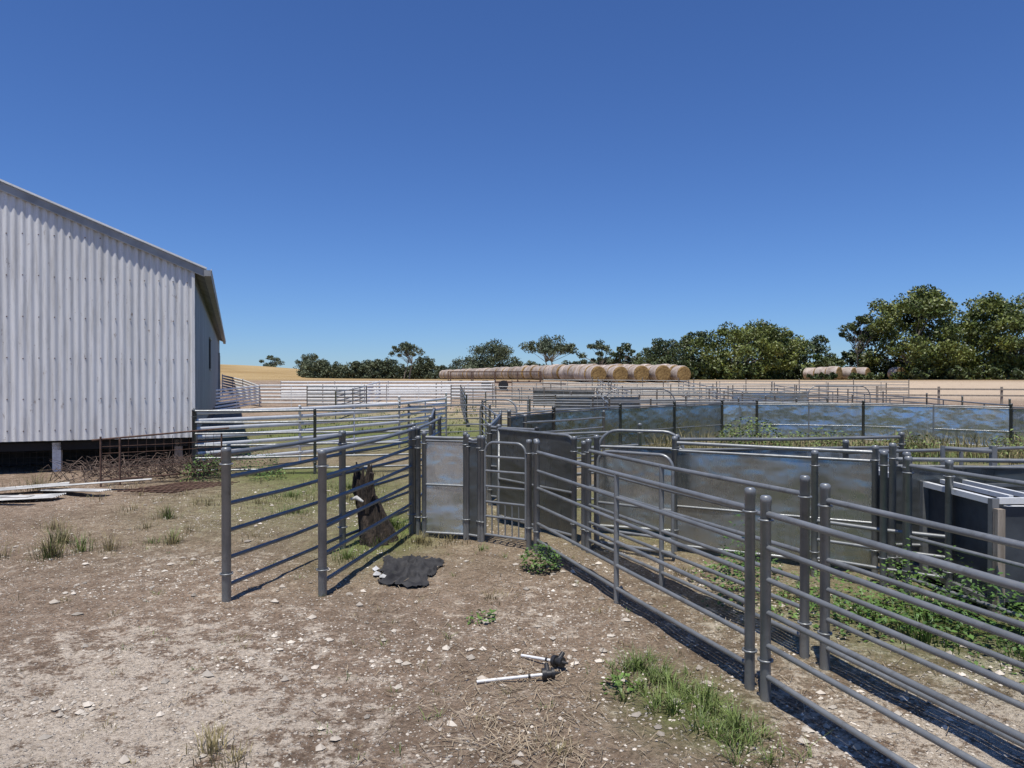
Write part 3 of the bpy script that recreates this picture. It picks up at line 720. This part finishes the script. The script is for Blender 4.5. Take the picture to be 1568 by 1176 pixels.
np_mesh('limestone_gravel',np.array(Vg),np.array(Fg),['stone'])

# ------------------------------------------------------------------ ground objects
n=70; vs=[];fs=[]
for j in range(n):
    for i in range(n):
        u=i/(n-1)*2-1; v=j/(n-1)*2-1; rr=math.hypot(u,v)
        k=1+.14*noise.noise(Vector((u*1.5,v*1.5,8)))
        x=-.86+u*.33*k+.06*noise.noise(Vector((u*2,v*2,1))); y=5.92+v*.52*k+.06*noise.noise(Vector((u*2,v*2,11)))
        rid=1-abs(noise.noise(Vector((u*3+3,v*2,5))))*4
        rid2=1-abs(noise.noise(Vector((u*6+v*2,v*5,2))))*4
        z=.010+(.040*max(0,rid)+.022*max(0,rid2))*max(0,1.1-rr)**.4
        vs.append((x,y,Hn(x,y)+z))
def ok(i,j):
    u=i/(n-1)*2-1; v=j/(n-1)*2-1; a=math.atan2(v,u)
    return math.hypot(u,v)<.78+.42*noise.noise(Vector((math.cos(a)*1.7,math.sin(a)*1.7,3)))+.14*noise.noise(Vector((math.cos(a)*6,math.sin(a)*6,5)))
mb=MB(); mb.add(vs,[(j*n+i,j*n+i+1,(j+1)*n+i+1,(j+1)*n+i) for j in range(n-1) for i in range(n-1) if ok(i,j)],0,True)
for (x,y,s) in ((-1.10,5.75,.04),(-1.13,5.9,.03),(-1.03,5.66,.035)):
    pts=[(x+math.cos(a)*s*random.uniform(.6,1.3),y+math.sin(a)*s*random.uniform(.8,1.6),.02+random.uniform(-.01,.01)) for a in np.linspace(0,5.6,7)]
    mb.add(pts+[(x,y,.045)],[(k,(k+1)%7,7) for k in range(7)],1,False)
mb.obj('discarded_cloth',['cloth','cloth_w'],origin=(-.88,5.88,0))
mb=MB(); S=28; vs=[];fs=[];K=16; SX,SY=-1.30,6.95
for k in range(K+1):
    t=k/K
    for s in range(S):
        a=2*math.pi*s/S; q=(.13-.03*t+.07*(1-t)**3)*(1+.45*noise.noise(Vector((math.cos(a)*2.2,math.sin(a)*2.2,t*1.8)))+.16*noise.noise(Vector((math.cos(a)*6,math.sin(a)*6,t*3))))
        zt=t*.66
        if k>=K-3: zt+= (.10*(k-K+4)*.9)*noise.noise(Vector((math.cos(a)*2.5,math.sin(a)*2.5,7)))
        vs.append((SX-.16*t+math.cos(a)*q,SY+math.sin(a)*q*.8,-.05+zt))
for k in range(K):
    for s in range(S): fs.append((k*S+s,k*S+(s+1)%S,(k+1)*S+(s+1)%S,(k+1)*S+s))
vs.append((SX-.16,SY,.40)); fs+=[(K*S+s,K*S+(s+1)%S,len(vs)-1) for s in range(S)]
mb.add(vs,fs,0,False)
mb.beam((SX-.10,SY-.09,.3),(SX-.04,SY-.15,.70),.04,.03,0)
mb.tube([(SX-.25,SY-.10,.44),(SX-.19,SY-.14,.46),(SX-.13,SY-.13,.42)],[.012,.022,.010],8,1)
mb.obj('decayed_tree_stump',['oldwood','cloth_w'],origin=(SX,SY,0))
def efp(a,b):
    mb=MB(); a=Vector(a);b=Vector(b); d=(b-a).normalized(); sd=Vector((-d.y,d.x,0))
    mb.tube([a,b],.0085,8,0)
    mb.tube([b,b+d*.022],.032,12,1); mb.tube([b+d*.022,b+d*.05],.02,10,1); mb.tube([b+d*.05,b+d*.066],.028,12,1)
    mb.tube([b+d*.03,b+d*.03+sd*.05+Vector((0,0,.035))],[.016,.012],8,1)
    mb.tube([b+d*.066,b+d*.10],[.012,.004],8,1)
    p=a+(b-a)*.8; mb.tube([p-d*.006,p+d*.006],.0125,8,1)
    mb.obj('electric_fence_post',['white','black'],origin=tuple(a))
efp((-.185,3.72,Hn(-.185,3.72)+.014),(.16,3.76,Hn(.16,3.76)+.035))
efp((.055,4.08,Hn(.055,4.08)+.014),(.23,3.93,Hn(.23,3.93)+.035))
mb=MB()
for (a,b) in (((-6.05,10.45,-.05),(-6.05,10.45,.75)),((-4.7,11.5,0),(-4.7,11.5,.72)),((-6.15,10.4,.70),(-4.6,11.55,.80)),((-6.05,10.45,.1),(-4.7,11.5,.12)),((-5.85,10.6,0),(-5.85,10.6,.72))): mb.tube([a,b],.014,7,0)
for z in (.2,.3,.4,.5,.6): mb.tube([(-6.05,10.45,z),(-5.3,11.03,z+random.uniform(-.05,.02)),(-4.7,11.5,z)],.0045,5,0)
for i in range(1,14): t=i/14; mb.tube([(-6.05+1.35*t,10.45+1.05*t,.1),(-6.05+1.35*t,10.45+1.05*t,.72)],.003,4,0)
mb.obj('rusty_mesh_gate',['rust'])
mb=MB()
for i in range(9): mb.tube([(-5.5+i*.1,9.9-.02*i,.03),(-4.9+i*.1,10.7,.05)],.007,5,0)
for i in range(7): mb.tube([(-5.5+i*.09,9.9+i*.12,.045),(-4.65+i*.09,9.75+i*.12,.045)],.007,5,0)
mb.obj('rusty_grate',['rust'])
mb=MB()
for k,(cx,cy,rz,w_,l) in enumerate(((-6.6,9.35,.15,.35,1.2),(-6.1,9.9,-.3,.2,1.1),(-7.0,9.9,.5,.3,1.4),(-6.9,9.1,-.1,.12,1.6),(-5.9,10.2,.35,.1,1.3))):
    n_=24; vs=[]
    for i in range(n_+1):
        q=(i/n_-.5)*w_
        for s in (-.5,.5):
            x=s*l;y=q; vs.append((cx+x*math.cos(rz)-y*math.sin(rz),cy+x*math.sin(rz)+y*math.cos(rz),.03+.02*k+.010*math.sin(i*1.6)+s*.04))
    mb.add(vs,[(i*2,i*2+1,i*2+3,i*2+2) for i in range(n_)],0,True)
mb.obj('scrap_iron_sheets',['scrap'])
mb=MB()
for i in range(420):
    x=-4.9-2.0*R_.random()**1.3; y=10.6+(x+7.6)*.38+R_.uniform(-.4,.8); a=R_.uniform(0,6.28); l=R_.uniform(.15,.6); z=R_.uniform(.02,.2)
    mb.tube([(x,y,z),(x+math.cos(a)*l*.5,y+math.sin(a)*l*.5,z+R_.uniform(0,.2)),(x+math.cos(a+.3)*l,y+math.sin(a+.3)*l,z+R_.uniform(-.02,.22))],[.007,.005,.002],4,0,False)
mb.obj('dead_brush_pile',['stick'])

# ------------------------------------------------------------------ sun, sky, camera
EL=72; dx,dy=-.28,-.96; az=math.atan2(dx,dy)
w=bpy.data.worlds.new('World'); scene.world=w; w.use_nodes=True; nt=w.node_tree
sky=nt.nodes.new('ShaderNodeTexSky'); sky.sky_type='NISHITA'; sky.sun_disc=False
sky.sun_elevation=math.radians(EL); sky.sun_rotation=az%(2*math.pi)
sky.air_density=1.0; sky.dust_density=0.0; sky.ozone_density=2.0; sky.altitude=100
mx=nt.nodes.new('ShaderNodeMix'); mx.data_type='RGBA'; mx.blend_type='MULTIPLY'; mx.inputs[0].default_value=1
mx.inputs[7].default_value=(.54,.80,1.30,1); nt.links.new(sky.outputs[0],mx.inputs[6])
bg=nt.nodes['Background']; nt.links.new(mx.outputs[2],bg.inputs[0]); bg.inputs[1].default_value=.086
L=bpy.data.lights.new('sun','SUN'); L.energy=5.0; L.angle=math.radians(.5); L.color=(1,.955,.89)
so=bpy.data.objects.new('sun',L); scene.collection.objects.link(so)
hd=math.hypot(dx,dy); sd=Vector((dx/hd*math.cos(math.radians(EL)),dy/hd*math.cos(math.radians(EL)),math.sin(math.radians(EL))))
so.rotation_euler=sd.to_track_quat('Z','Y').to_euler(); so.location=(-20,-20,40)
cam=bpy.data.cameras.new('camera'); cam.lens=25; cam.sensor_width=36; cam.clip_end=3000; cam.clip_start=.05
c=bpy.data.objects.new('camera',cam); c.location=(0,0,1.6); c.rotation_euler=(math.radians(89.58),0,0)
scene.collection.objects.link(c); scene.camera=c
scene.view_settings.view_transform='Standard'; scene.view_settings.look='None'; scene.view_settings.exposure=0
